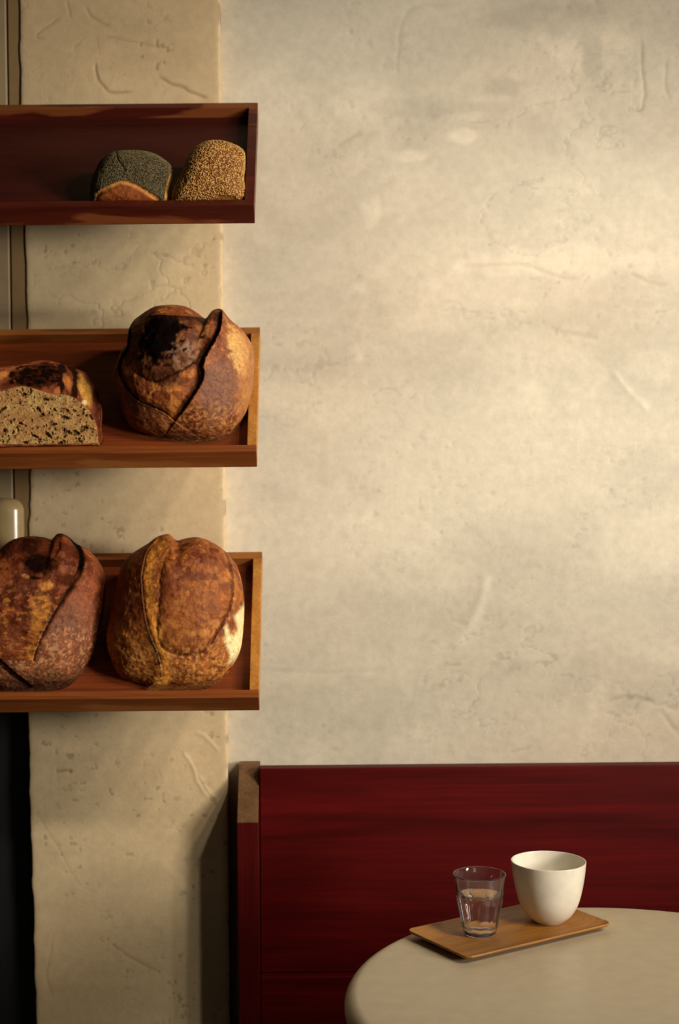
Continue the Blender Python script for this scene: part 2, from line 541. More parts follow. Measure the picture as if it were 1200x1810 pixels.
# ------------------------------------------------------------------ bread trays
TH = math.radians(44); LT = .317; HT = .035; RIM = .019; TK = .0155
UV = np.array([0, math.cos(TH), math.sin(TH)]); UW = np.array([0, -math.sin(TH), math.cos(TH)])
YT = 2.4745; XR = -.0815; XL = -.80


def make_tray(idx, ypx, label, mat, floormat, railmat):
    T = at_y(462, ypx, YT)                       # outer top corner of the back rim
    O = np.array([XR, YT, T[2]]) - UV * LT - UW * RIM   # floor level, outer front corner (w = 0)
    root = empty('bread_tray', O)
    tag(root, label, 'tray', 'tilted wooden bread trays on the pilaster')

    def bx(name, x0, x1, v0, v1, w0, w1, mt):
        pts = [(v0, w0), (v1, w0), (v1, w1), (v0, w1)]
        prof = [tuple((UV * v + UW * w_)[1:]) for v, w_ in pts]
        return prism(name, prof, x0, x1, mt, root, .0011, 2)
    W = XL - XR
    lo = RIM - HT
    bx('front_rail', W, 0, 0, TK, lo, RIM, mat)
    bx('back_rail', W, 0, LT - TK, LT, lo, RIM, mat)
    bx('side_rail', -TK, 0, TK + .0003, LT - TK - .0003, lo, RIM, railmat)
    bx('side_rail', W, W + TK, TK + .0003, LT - TK - .0003, lo, RIM, railmat)
    bx('base_panel', W + TK, -TK - .0002, TK, LT - TK, lo + .005, 0, floormat)
    # wall cleat that carries the tray, out of sight beneath it
    c0 = O + UV * (LT - .10) + UW * lo
    prof = [(c0[1] - O[1], c0[2] - O[2]), ((O + UV * LT + UW * lo)[1] - O[1], (O + UV * LT + UW * lo)[2] - O[2]),
            (YP - .004 - O[1], (O + UV * LT + UW * lo)[2] - O[2]), (YP - .004 - O[1], c0[2] - O[2])]
    for xx in (-.36, -.10):
        prism('bracket', prof, xx - .012, xx, mat, root, 0)
    return dict(O=O, root=root)


T1 = make_tray(1, 181, 'darkest, topmost tilted wooden tray, holding the two seeded rolls', M_TRAYDARK, M_TRAYFLOOR, M_TRAYDARK)
T2 = make_tray(2, 578, 'middle tilted wooden tray, holding the cut loaf and the charred round loaf', M_TRAY, M_TRAYMID, M_RAIL)
T3 = make_tray(3, 975, 'lowest tilted wooden tray, filled by two tall oval loaves', M_TRAY, M_TRAYMID, M_RAIL)

# ------------------------------------------------------------------ bread
_cs = {}


def cube_sphere(n):
    if n in _cs: return _cs[n]
    t = np.tan(np.linspace(-math.pi / 4, math.pi / 4, n + 1))
    A, B = np.meshgrid(t, t); a = A.ravel(); b = B.ravel(); o = np.ones(a.shape)
    Vs = []; Fs = []
    i = np.arange(n * (n + 1)).reshape(n, n + 1)[:, :-1].ravel(); q = np.c_[i, i + 1, i + n + 2, i + n + 1]
    for k, (x, y, z) in enumerate([(a, b, o), (-a, b, -o), (o, a, b), (-o, -a, b), (b, o, a), (b, -o, -a)]):
        Vs.append(np.c_[x, y, z]); Fs.append(q + k * (n + 1) ** 2)
    V = np.vstack(Vs); F = np.vstack(Fs)
    V /= np.linalg.norm(V, axis=1)[:, None]
    key = np.round(V * 1e5).astype(np.int64)
    _, first, inv = np.unique(key, axis=0, return_index=True, return_inverse=True)
    _cs[n] = (V[first], inv.ravel()[F]); return _cs[n]


def frame(px, py, tray, wc):
    """point over the tray floor at height wc, and a frame that faces the viewer's side"""
    d = ray(px, py); O = tray['O']
    t = ((O - CAM) @ UW + wc) / (d @ UW)
    P = CAM + d * t
    c = -d / np.linalg.norm(d)
    a = np.array([1.0, 0, 0]); a = a - c * (a @ c); a /= np.linalg.norm(a)
    b = np.cross(c, a)
    a, b = a * math.cos(ROLL) - b * math.sin(ROLL), b * math.cos(ROLL) + a * math.sin(ROLL)
    D = (P - CAM) @ _f
    return P, a, b, c, D / FPX


def rest(P, c, tray, clampx=True):
    """settle a shape on the tilted tray floor and against its front and side rails"""
    O = tray['O']; Q = P - O
    w_ = Q @ UW; k = np.where(w_ < .0005, (.0005 - w_) / (c @ UW), 0)
    P = P + k[:, None] * c; Q = P - O
    v = Q @ UV; w_ = Q @ UW
    low = (w_ < RIM + .0012)
    dv = np.where(low & (v < TK + .0006), TK + .0006 - v, 0)
    P = P + dv[:, None] * UV
    v = (P - O) @ UV; w_ = (P - O) @ UW
    dv = np.where((w_ < RIM + .0012) & (v > LT - TK - .0006), LT - TK - .0006 - v, 0)
    P = P + dv[:, None] * UV
    if clampx:
        x = P[:, 0] - O[0]; lim = -TK - .0006
        P[:, 0] = np.where((x > lim) & (w_ < RIM + .0012), O[0] + lim, P[:, 0])
    return P


def vnormals(V, F):
    a = V[F[:, 2]] - V[F[:, 0]]; b = V[F[:, 3]] - V[F[:, 1]]
    n = np.cross(a, b); N = np.zeros_like(V)
    for k in range(4): 
        for j in range(3): N[:, j] += np.bincount(F[:, k], n[:, j], len(V))
    return N / (np.linalg.norm(N, axis=1)[:, None] + 1e-12)


def radial(outline, cx, cy):
    o = refine(list(outline) + [outline[0]], 6)[:-1]
    ang = np.arctan2(-(o[:, 1] - cy), o[:, 0] - cx); rr = np.hypot(o[:, 0] - cx, o[:, 1] - cy)
    k = np.argsort(ang); ang = ang[k]; rr = rr[k]
    g = np.linspace(-math.pi, math.pi, 721)[:-1]
    R = np.interp(g, np.r_[ang[-1] - 2 * math.pi, ang, ang[0] + 2 * math.pi], np.r_[rr[-1], rr, rr[0]])
    ker = np.exp(-np.linspace(-2, 2, 7) ** 2); ker /= ker.sum()
    R = np.convolve(np.r_[R[-3:], R, R[:3]], ker, 'valid')
    return lambda t: np.interp(t, np.r_[g, math.pi], np.r_[R, R[0]])


def loaf(name, tray, cen, outline, depth, wc, feat, label, cat, n=150, pw=.86, lump=.003, group=None, mat=None, dpw=.8, seed=1):
    S, F = cube_sphere(n)
    P0, a, b, c, s = frame(cen[0], cen[1], tray, wc)
    R = radial(outline, *cen)
    ang = np.arctan2(S[:, 1], S[:, 0]); rr = np.hypot(S[:, 0], S[:, 1]) ** pw
    rad = R(ang)
    # soften the outline's small wiggles toward the middle
    Rm = np.mean(R(np.linspace(-math.pi, math.pi, 200)))
    rad2 = rad * smooth(rr, 0, .9) + (rad * .5 + Rm * .5) * (1 - smooth(rr, 0, .9))
    x = cen[0] + rad2 * rr * np.cos(ang); y = cen[1] - rad2 * rr * np.sin(ang)
    zc_ = depth * np.sign(S[:, 2]) * np.abs(S[:, 2]) ** dpw
    L = np.c_[(x - cen[0]) * s, -(y - cen[1]) * s, zc_]
    q = np.c_[L * 1000 / 40, ] + seed * 7.7
    lumpn = fbm(q, seed, 4)
    disp, col, extra = feat(x, y, S[:, 2], q, s)
    front = smooth(S[:, 2], -.05, .25)
    nrm = S / np.array([1, 1, 1])
    # outward displacement plus directed relief toward the viewer
    L = L + nrm * (lump * lumpn * smooth(S[:, 2], .0, .3))[:, None]
    L[:, 2] += disp * front
    W = P0 + L[:, :1] * a + L[:, 1:2] * b + L[:, 2:] * c
    W = rest(W, c, tray)
    org = P0.copy()
    o = mesh_obj(name, W - org, F, mat or M_CRUST, colors={'crust': np.clip(col, 0, 1)}, loc=org)
    tag(o, label, cat, group)
    return o, W, F, (P0, a, b, c, s), x, y, S


def blend(col, target, k):
    return col * (1 - k[:, None]) + target[None, :] * k[:, None]


def ell(x, y, cx, cy, rx, ry, rot=0.0):
    ct, st = math.cos(rot), math.sin(rot)
    u = ((x - cx) * ct + (y - cy) * st) / rx; v = (-(x - cx) * st + (y - cy) * ct) / ry
    return np.hypot(u, v)


def base_crust(x, y, q, seed, tones):
    t = .5 + .5 * fbm(q * 1.6, seed + 5, 5, .6)
    t2 = .5 + .5 * fbm(q * 6.0, seed + 11, 3, .6)
    c0, c1, c2 = tones
    col = np.tile(c0, (len(x), 1)); col = blend(col, c1, smooth(t, .3, .6)); col = blend(col, c2, smooth(t, .58, .85) * .7)
    t3 = .5 + .5 * fbm(q * np.array([3.2, 5.0, 3.2]), seed + 15, 4, .6)
    col = blend(col, c0 * .75, smooth(t3, .55, .72) * .5)
    # small pale blisters and dark specks
    col = blend(col, c2 * 1.25, smooth(t2, .66, .8) * .55)
    col = blend(col, c0 * .55, smooth(1 - t2, .66, .8) * .6)
    return col


def sc_crop(pts, x0, y0, k): return [(x0 + k * a, y0 + k * b) for a, b in pts]


CHAR_SHADE = lin(14, 9, 7); DARK = lin(58, 26, 12); BROWN = lin(118, 62, 28); TAN = lin(168, 104, 50); GOLD = lin(206, 146, 68)
CREAM = lin(232, 214, 164); PURP = lin(128, 88, 66)

# --- large oval loaf, right, lowest tray
k3 = 290 / 1200
o3b = sc_crop([(340, 125), (400, 80), (460, 60), (500, 65), (545, 105), (600, 92), (690, 80), (790, 110), (890, 175), (940, 230),
               (990, 300), (1030, 450), (1040, 620), (1025, 830), (990, 960), (900, 1090), (800, 1165), (660, 1190), (500, 1188),
               (375, 1202), (300, 1170), (160, 1110), (90, 1010), (40, 850), (58, 700), (100, 480), (135, 320), (200, 220)], 180, 930, k3)
ear3b = refine(sc_crop([(430, 70), (340, 190), (308, 320), (300, 430), (312, 560), (335, 690), (375, 820), (425, 940), (445, 1080), (385, 1140)], 180, 930, k3))
dome3b = refine(sc_crop([(540, 105), (470, 240), (430, 380), (430, 520), (410, 700), (430, 850), (520, 920), (640, 930), (760, 880), (850, 740), (925, 600), (945, 480), (945, 340), (900, 190)], 180, 930, k3))
pale3b = sc_crop([(1045, 560), (1050, 850), (975, 985), (920, 1000), (925, 930), (895, 840), (888, 740), (905, 720), (925, 790), (960, 800), (985, 740), (960, 660), (1000, 620)], 180, 930, k3)


def f3b(x, y, dz, q, s):
    wob = 1.2 * fbm(q * 7, 31, 3)
    col = base_crust(x, y, q, 2, (lin(120, 60, 22), lin(166, 96, 38), lin(204, 138, 62)))
    disp = .0012 * fbm(q * 6, 4, 3)
    d, sg, t = seg_dist(x + wob, y, ear3b)
    left = sg > 0; ends = smooth(t, 0, .06) * (1 - .55 * smooth(t, .75, 1))
    disp += np.where(left, .0085 * np.exp(-d / 22), -.0070 * np.exp(-d / 9)) * ends
    gold = (1 - smooth(d + 5 * fbm(q * 5, 35, 3), 9, 24)) * (~left) * smooth(t, .0, .05)
    gn = .5 + .5 * fbm(q * 6, 36, 3)
    col = blend(col, lin(236, 160, 64), gold * (.55 + .45 * smooth(gn, .35, .55)))
    col = blend(col, CHAR_SHADE, (1 - smooth(d + .8 * wob, 2.0, 6.5 - 2.5 * t)) * np.where(left, .97, .8) * smooth(t, .02, .12) * (1 - .6 * smooth(t, .8, 1)))
    ins = inside(x, y, np.vstack([dome3b, dome3b[:1]]))
    d2, _, t2 = seg_dist(x + wob * 2, y + wob, dome3b)
    disp += np.where(ins, .0062 * (1 - np.exp(-d2 / 13)), 0) - (.0008 + .0026 * smooth(t2, .35, .6)) * np.exp(-(d2 / 3) ** 2)
    dk = (.5 + .5 * fbm(q * 2.6, 77, 4))
    col = blend(col, lin(146, 78, 30), ins * smooth(d2, 3, 14) * (.35 + .5 * smooth(dk, .4, .65)))
    col = blend(col, lin(98, 42, 16), ins * (1 - smooth(y, 985, 1095)) * smooth(dk, .42, .56) * .92)
    col = blend(col, lin(216, 148, 68), ins * smooth(y, 1060, 1120) * smooth(dk, .5, .7) * .5)
    rim = (1 - smooth(d2, 1.2, 4)) * smooth(t2, .45, .6)
    col = blend(col, lin(70, 32, 14), rim * .7)
    # left flank smooth and darker, bottom rough golden
    fl = (left) & (x < 275)
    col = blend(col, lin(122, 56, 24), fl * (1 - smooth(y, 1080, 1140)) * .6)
    bot = smooth(y, 1120, 1160); sp = .5 + .5 * fbm(q * 9, 90, 3)
    col = blend(col, lin(206, 146, 76), bot * smooth(sp, .5, .62) * .7)
    disp += bot * .0012 * (sp - .5)
    pm = poly_mask(x + 3 * wob, y + 2 * wob, pale3b, 4.5); col = blend(col, lin(244, 222, 160), pm)
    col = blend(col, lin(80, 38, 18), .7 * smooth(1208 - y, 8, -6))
    return disp, col, None


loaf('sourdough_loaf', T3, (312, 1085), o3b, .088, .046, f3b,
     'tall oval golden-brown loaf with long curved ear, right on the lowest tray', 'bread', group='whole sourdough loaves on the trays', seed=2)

# --- dark oval loaf, left, lowest tray
k4 = 200 / 1168
o3a = sc_crop([(0, 248), (40, 200), (130, 140), (260, 108), (420, 110), (530, 140), (550, 92), (615, 72), (700, 112), (770, 175), (870, 225),
               (960, 300), (1040, 420), (1080, 560), (1072, 800), (1042, 1000), (1000, 1230), (930, 1400), (840, 1510), (700, 1640), (550, 1680), (300, 1695), (0, 1695),
               (-200, 1640), (-360, 1420), (-400, 1100), (-390, 760), (-290, 470), (-150, 320)], 0, 930, k4)
ear3a = refine(sc_crop([(560, 95), (640, 95), (720, 150), (785, 260), (795, 370), (770, 480), (715, 600), (625, 750), (520, 920), (440, 1080), (385, 1220), (345, 1360)], 0, 930, k4))
low3a = refine(sc_crop([(-120, 1080), (-60, 1250), (0, 1330), (70, 1405), (180, 1500), (300, 1600)], 0, 930, k4))


def f3a(x, y, dz, q, s):
    wob = 1.2 * fbm(q * 7, 32, 3)
    col = base_crust(x, y, q, 6, (lin(98, 42, 18), lin(136, 68, 28), lin(168, 96, 44)))
    disp = .0013 * fbm(q * 6, 14, 3)
    d, sg, t = seg_dist(x + wob, y, ear3a)
    left = sg > 0
    wd = 11 * (1 - .5 * smooth(t, .3, .5)) * (1 - .5 * smooth(t, .75, 1))
    e = smooth(t, 0, .05) * (1 - .5 * smooth(t, .8, 1))
    disp += np.where(left, .0105 * np.exp(-d / 26), -.0085 * np.exp(-(d / (wd * .9)) ** 2)) * e
    kb = np.where(left, (1 - smooth(d, .5, 3)), (1 - smooth(d, wd * .7, wd * 1.1))) * e  # burnt lip edge, plus painted shade in the gap under the ear
    col = blend(col, CHAR_SHADE, kb * (1 - smooth(t, .32, .45))); col = blend(col, lin(50, 34, 24), kb * smooth(t, .32, .45) * .9)
    body = left & (x < 135)
    dk = .5 + .5 * fbm(q * 2.4, 55, 4)
    col = blend(col, lin(78, 34, 18), body * (1 - .6 * smooth(y, 1060, 1120)) * smooth(dk, .38, .56) * .85)
    col = blend(col, lin(190, 112, 42), body * smooth(fbm(q * [4, 8, 4], 38, 4), .12, .35) * smooth(y, 1030, 1060) * .7)
    ch = (1 - smooth(ell(x + 8 * (dk - .5), y, 66, 998, 36, 20, .1) + .35 * fbm(q * 4, 8, 3), .6, 1.15)) * left
    ch = np.maximum(ch, .75 * (1 - smooth(ell(x, y, 52, 968, 20, 26, 0) + .4 * fbm(q * 4, 8, 3), .5, 1.1)) * left)
    col = blend(col, lin(13, 7, 6), ch * .95)
    disp -= .002 * (1 - smooth(ell(x, y, 60, 1022, 26, 4, .1), .5, 1)) * left
    col = blend(col, CHAR_SHADE, (1 - smooth(ell(x, y, 60, 1023, 16, 3.5, .1), .5, 1.2)) * .9)
    g = lambda cx, cy, rx, ry, r=0: (1 - smooth(ell(x, y, cx, cy, rx, ry, r) + .4 * fbm(q * 6, int(cx), 3), .5, 1.2)) * left
    for (cx, cy, rx, ry, r, kk) in ((80, 1038, 15, 8, -.2, .9), (44, 1020, 8, 4, .3, .6), (70, 1075, 20, 26, .2, .7), (58, 1150, 9, 18, .1, .85), (66, 1105, 12, 20, .15, .6), (92, 1052, 8, 6, 0, -.1)):
        if kk > 0: col = blend(col, lin(214, 142, 54), g(cx, cy, rx, ry, r) * kk * (.35 + .65 * smooth(.5 + .5 * fbm(q * 7, 37, 3), .38, .58)))
    col = blend(col, lin(88, 36, 16), g(94, 1044, 7, 6) * .8)
    ridge = fbm(q * np.array([3, 9, 3]), 99, 3); disp += .0018 * ridge * (body & (y > 1040))
    disp += .004 * (1 - smooth(ell(x, y, 110, 985, 16, 30, .2), .2, 1.1)) * left
    # floury right flank with pale blisters
    right = (~left) | (y > 1165)
    sp = .5 + .5 * fbm(q * 10, 91, 3)
    col = blend(col, lin(138, 92, 62), right * .4 * smooth(y, 1040, 1090) * (1 - smooth(x, 150, 175)))
    col = blend(col, lin(190, 138, 92), right * smooth(sp, .52, .62) * .65 * smooth(y, 1090, 1130))
    disp += right * .0011 * (sp - .5)
    d3, s3, t3 = seg_dist(x + wob, y, low3a)
    disp += np.where(s3 > 0, -.008 * np.exp(-d3 / 25), .003 * np.exp(-d3 / 14)) * smooth(t3, 0, .05) * (x < 60)
    col = blend(col, CHAR_SHADE, (1 - smooth(d3, 1, 4)) * .8)
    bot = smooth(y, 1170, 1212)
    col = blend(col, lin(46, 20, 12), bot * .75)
    return disp, col, None


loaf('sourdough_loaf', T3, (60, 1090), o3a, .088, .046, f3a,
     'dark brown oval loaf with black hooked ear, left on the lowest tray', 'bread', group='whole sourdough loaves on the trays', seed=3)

# --- charred round loaf, middle tray
o2b = sc_crop([(330, 130), (400, 95), (520, 83), (620, 98), (700, 140), (762, 182), (800, 130), (850, 110), (885, 122), (935, 185), (1000, 240), (1060, 310),
               (1110, 410), (1112, 560), (1095, 720), (1060, 850), (1000, 960), (920, 1040), (800, 1078), (640, 1082), (450, 1065), (330, 1030), (220, 975),
               (160, 880), (118, 720), (85, 610), (100, 540), (150, 410), (190, 370), (192, 300), (230, 210), (280, 165)], 180, 520, k3)
r2b = refine(sc_crop([(880, 112), (865, 250), (815, 360), (765, 440), (735, 520), (738, 610), (685, 710), (610, 820), (545, 910)], 180, 520, k3))
l2b = refine(sc_crop([(215, 210), (200, 380), (145, 490), (145, 590), (200, 700), (290, 780), (440, 850), (545, 925)], 180, 520, k3))
dome2b = refine(sc_crop([(770, 185), (790, 260), (775, 350), (720, 440), (680, 500), (600, 555), (500, 600), (400, 640), (310, 600), (255, 500), (235, 400), (250, 270), (300, 165)], 180, 520, k3))


def f2b(x, y, dz, q, s):
    wob = 1.3 * fbm(q * 7, 33, 3)
    col = base_crust(x, y, q, 9, (lin(106, 50, 22), lin(146, 82, 40), lin(184, 120, 64)))
    disp = .0013 * fbm(q * 6, 24, 3)
    dr, sr, tr = seg_dist(x + wob, y, r2b)
    right = sr < 0
    e = smooth(tr, 0, .03) * (1 - .6 * smooth(tr, .85, 1))
    disp += np.where(right, .0105 * np.exp(-dr / 26), -.0110 * np.exp(-dr / 10) * (1 - .5 * tr)) * e
    dl, sl, tl = seg_dist(x + wob, y, l2b)
    inn = (sl < 0) & (~right)
    disp += np.where(sl > 0, .0060 * np.exp(-dl / 14), -.0070 * np.exp(-dl / 7)) * (1 - .5 * smooth(tl, .8, 1))
    wedge = inn & (y < 752)
    dk = .5 + .5 * fbm(q * 3.0, 57, 4)
    col = blend(col, lin(128, 62, 26), wedge * .7)
    col = blend(col, lin(196, 122, 48), wedge * smooth(dk, .5, .66) * .7)
    col = blend(col, lin(204, 128, 54), (1 - smooth(ell(x, y, 310, 722, 16, 30, 0), .4, 1.1)) * .75)
    ins = inside(x, y, np.vstack([dome2b, dome2b[:1]])); dd, _, td = seg_dist(x + 2 * wob, y + wob, dome2b)
    disp += np.where(ins, .014 * (1 - np.exp(-dd / 14)), -.002 * np.exp(-dd / 5) * (td < .6))
    cr = .5 + .5 * fbm(q * 4.2, 71, 4)
    disp += ins * .0030 * (cr - .5)
    n5 = fbm(q * 3.4, 12, 4)
    ch = 1 - smooth(ell(x, y, 286, 602, 40, 54, .35) + .55 * n5, .72, 1.05)
    col = blend(col, lin(70, 38, 22), ins * .6)
    col = blend(col, lin(6, 5, 5), ins * ch * .98)
    ch2 = 1 - smooth(ell(x, y, 320, 560, 70, 16, .15) + .5 * n5, .6, 1.1); col = blend(col, lin(34, 20, 14), ins * ch2 * .8)
    # ashy blistered patches right of the char
    ash = 1 - smooth(ell(x, y, 325, 630, 26, 36, .7) + .5 * fbm(q * 6, 13, 3), .6, 1.1)
    col = blend(col, lin(142, 102, 74), ins * ash * smooth(cr, .42, .6) * .8)
    col = blend(col, CHAR_SHADE, ins * smooth(fbm(q * 5.5, 14, 3), .30, .45) * (1 - smooth(ell(x, y, 335, 605, 34, 40), .6, 1.1)) * .9)
    col = blend(col, lin(38, 22, 15), (1 - smooth(ell(x, y, 292, 668, 36, 18, .3) + .5 * n5, .4, 1.1)) * .65 * (~right))
    # dark seams
    col = blend(col, lin(40, 20, 12), (1 - smooth(dl, 1, 3.5)) * (sl > 0) * .8 * (1 - .8 * smooth(tl, .8, 1)))
    col = blend(col, CHAR_SHADE, (1 - smooth(dr, 3, 11 - 6.5 * smooth(tr, .35, .65))) * (~right) * .92 * (1 - .7 * smooth(tr, .8, 1)))
    col = blend(col, CHAR_SHADE, (1 - smooth(dl, 1.5, 6.5)) * (sl < 0) * .9 * (1 - .5 * smooth(tl, .85, 1)))
    col = blend(col, CHAR_SHADE, (1 - smooth(dd, 1, 3.5)) * .7 * (td < .55) * (td > .12))
    col = blend(col, lin(26, 14, 10), (1 - smooth(ell(x, y, 383, 567, 9, 17, .1), .5, 1.2)) * (~right) * .8)
    # right flank: floury mauve centre, gold shoulder
    col = blend(col, lin(132, 92, 70), right * (1 - smooth(ell(x, y, 385, 690, 40, 60, .2) + .3 * n5, .5, 1.2)) * .75)
    col = blend(col, lin(222, 172, 98), right * (1 - smooth(ell(x, y, 418, 620, 18, 48, -.25) + .45 * fbm(q * 5, 18, 3), .5, 1.1)) * .85)
    col = blend(col, lin(190, 132, 74), right * smooth(x, 405, 435) * .6)
    sp = .5 + .5 * fbm(q * 10, 92, 3); bot = smooth(y, 690, 735)
    col = blend(col, lin(196, 134, 76), bot * smooth(sp, .5, .62) * .6 * smooth(x, 230, 330))
    disp += bot * .0012 * (sp - .5)
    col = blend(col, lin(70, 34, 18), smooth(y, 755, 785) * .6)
    return disp, col, None


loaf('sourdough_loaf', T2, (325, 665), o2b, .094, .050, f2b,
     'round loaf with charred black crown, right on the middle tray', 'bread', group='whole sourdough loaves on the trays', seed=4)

# --- half loaf, middle tray
k2 = 1 / 6
o2a = [(0, 650), (20, 647), (37, 645), (63, 638), (87, 637), (107, 642), (123, 648), (150, 658), (163, 677), (173, 695), (179, 720), (178, 753), (176, 786),
       (120, 790), (40, 791), (-40, 791), (-92, 786), (-96, 740), (-90, 700), (-70, 670), (-40, 655)]
crumb_o = [(-92, 786), (-88, 755), (-72, 725), (-50, 704), (-25, 694), (0, 690), (17, 685), (38, 681), (57, 684), (72, 689), (90, 694), (120, 697), (138, 707), (153, 720), (163, 736), (169, 753), (172, 786)]


def f2a(x, y, dz, q, s):
    col = base_crust(x, y, q, 12, (lin(92, 38, 14), lin(132, 64, 26), lin(172, 98, 42)))
    disp = .0015 * fbm(q * 6, 44, 3)
    n5 = fbm(q * 4, 12, 4)
    ch = 1 - smooth(ell(x, y, 62, 664, 56, 24, -.12) + .4 * n5, .7, 1.1); col = blend(col, lin(10, 7, 6), ch * (.78 + .2 * smooth(fbm(q * 7, 39, 3), -.2, .1)))
    disp += .003 * fbm(q * 3, 45, 3)
    for pts, wd in (([(108, 650), (112, 670), (104, 690)], 9), ([(122, 645), (134, 668), (130, 700)], 8)):
        d, _, t = seg_dist(x + 2 * n5, y, refine(pts)); k = 1 - smooth(d, wd * .5, wd)
        col = blend(col, lin(24, 12, 8), k * .9); disp -= .002 * k
    for (cx, cy, rx, ry, r, tone) in ((118, 676, 7, 18, -.3, lin(186, 112, 40)), (150, 690, 12, 32, -.25, lin(222, 160, 64)), (148, 712, 6, 7, 0, lin(250, 222, 168)),
                                      (4, 664, 16, 7, -.4, lin(190, 122, 48)), (100, 695, 6, 14, .2, lin(176, 96, 40))):
        col = blend(col, tone, (1 - smooth(ell(x, y, cx, cy, rx, ry, r) + .3 * n5, .6, 1.1)) * .9)
    return disp, col, None


cut_c = (42, 735)
hl, Wc, Fc, fr, X2, Y2, S2 = loaf('half_loaf', T2, (42, 716), o2a, .085, .045, f2a,
                                  'cut half loaf showing pale open crumb under a dark crust, middle tray', 'bread', pw=.8, seed=5)
# slice the front of it off: everything inside the crumb outline is pushed back to the cut plane
P0, fa, fb, fc, fs = fr
L = (Wc - P0); la, lb, lc = L @ fa, L @ fb, L @ fc
cutz = .012 + (-lb) * .62 * .6             # tilted plane, lower = nearer
_cr = refine(crumb_o, 6)
_d, _, _ = seg_dist(X2, Y2, np.vstack([_cr, _cr[:1]])); _sd = np.where(inside(X2, Y2, _cr), _d, -_d)
lc2 = np.minimum(lc, cutz - .009 * smooth(_sd, 2, 7))
co = P0 + la[:, None] * fa + lb[:, None] * fb + lc2[:, None] * fc
co = rest(co, fc, T2)
hl.data.vertices.foreach_set('co', (co - P0).astype(np.float32).ravel()); hl.data.update()
# the crumb itself: a dense pitted sheet with thickness, just proud of the cut
gx_, gy_ = np.meshgrid(np.arange(-98, 178, .8), np.arange(676, 792, .8))
x = gx_.ravel(); y = gy_.ravel(); nxg = gx_.shape[1]
cro = refine(crumb_o, 6)
dB, _, _ = seg_dist(x, y, np.vstack([cro, cro[:1]])); ins = inside(x, y, cro); sd = np.where(ins, dB, -dB)
q = np.c_[x / 30, y / 30, x * 0 + 2]
p1 = fbm(q * [2.2, 3.4, 1] + .5 * fbm(q * 2, 4, 2)[:, None], 61, 3); p2 = fbm(q * [6, 9, 1], 66, 3); p3 = fbm(q * 16, 68, 2)
hole = .7 * smooth(p1, .36, .6) + .6 * smooth(p2, .32, .6)
for hx, hy, rx, ry, r in ((145, 757, 9, 5, -.5), (4, 724, 9, 3, -.6), (8, 761, 5, 4, 0), (92, 750, 7, 3, -.2), (83, 768, 10, 4, .7), (118, 764, 8, 4, .3), (43, 697, 6, 3, 0),
                          (44, 781, 6, 3, 0), (105, 782, 5, 3, 0), (160, 737, 6, 5, .6), (80, 706, 6, 3, .2), (60, 770, 8, 3, .5), (112, 738, 8, 4, .2), (130, 765, 7, 5, .1), (36, 748, 4, 3, 0)):
    hole = np.maximum(hole, 1.1 * (1 - smooth(ell(x, y, hx, hy, rx * 1.05, ry * .95, r) + .55 * p2 + .35 * p3, .35, 1.1)))
hole = np.clip(hole, 0, 1.2) * smooth(sd, 0, 5)
h = .0022 + .0006 * p3 + .0010 * p2 - .0060 * hole
ctz = lambda yy: .012 + ((yy - 716) * fs) * .62 * .6
lc = ctz(y) + h - .004 * (1 - smooth(sd, -1, 4))
la = (x - 42) * fs; lb = -(y - 716) * fs
V = P0 + la[:, None] * fa + lb[:, None] * fb + lc[:, None] * fc
V = rest(V, fc, T2)
t = .5 + .5 * fbm(q * 1.5, 70, 4)
col = np.tile(lin(154, 110, 60), (len(x), 1)); col = blend(col, lin(166, 132, 76), smooth(t, .4, .7)); col = blend(col, lin(116, 80, 36), smooth(p2, 0, .4) * .7); col = blend(col, lin(188, 156, 98), smooth(p3, .2, .5) * .45)
col = blend(col, lin(74, 48, 20), np.clip(hole, 0, 1) * .75)
col = blend(col, lin(140, 84, 40), 1 - smooth(sd, 0, 4))
i = np.arange((gx_.shape[0] - 1) * nxg).reshape(-1, nxg)[:, :-1].ravel()
Fg = np.c_[i, i + nxg, i + nxg + 1, i + 1]
Fg = Fg[(sd[Fg] > -1.0).all(1)]
used = np.unique(Fg); rm = -np.ones(len(x), int); rm[used] = np.arange(len(used))
cr = mesh_obj('crumb', (V - P0)[used], rm[Fg], M_CRUMB, parent=hl, colors={'crust': col[used]})
cr['label'] = 'pale holey cut face'

# --- seeded rolls, top tray
k1 = 320 / 1200
oP = sc_crop([(80, 470), (80, 370), (118, 260), (170, 188), (250, 148), (400, 143), (500, 163), (580, 213), (612, 255), (616, 310), (595, 400), (578, 480), (330, 500)], 140, 230, k1)
cutP = sc_crop([(108, 490), (112, 420), (150, 388), (210, 360), (280, 334), (330, 340), (380, 358), (440, 392), (520, 442), (545, 490)], 140, 230, k1)


def fP(x, y, dz, q, s):
    col = np.tile(lin(44, 42, 34), (len(x), 1)); n5 = fbm(q * 5, 3, 3)
    col = blend(col, lin(64, 60, 48), smooth(n5, 0, .5))
    pm = poly_mask(x + 1.5 * n5, y, cutP, 1.2)
    inner = poly_mask(x, y + 5, [(a + (225 - a) * .06, b + 11) for a, b in cutP], 2.5)
    col = blend(col, lin(196, 134, 62), pm); col = blend(col, lin(134, 64, 25), pm * inner * .9)
    edge = poly_mask(x, y, sc_crop([(596, 290), (640, 280), (620, 480), (555, 480), (560, 440)], 140, 230, k1), 1.2)
    col = blend(col, lin(196, 140, 64), edge)
    d, _, t = seg_dist(x, y, refine(sc_crop([(255, 150), (262, 200), (300, 260), (290, 290)], 140, 230, k1)))
    disp = .0008 * fbm(q * 8, 3, 3) - .003 * np.exp(-(d / 2.2) ** 2) - .0025 * pm + .003 * inner * pm
    return disp, col, None


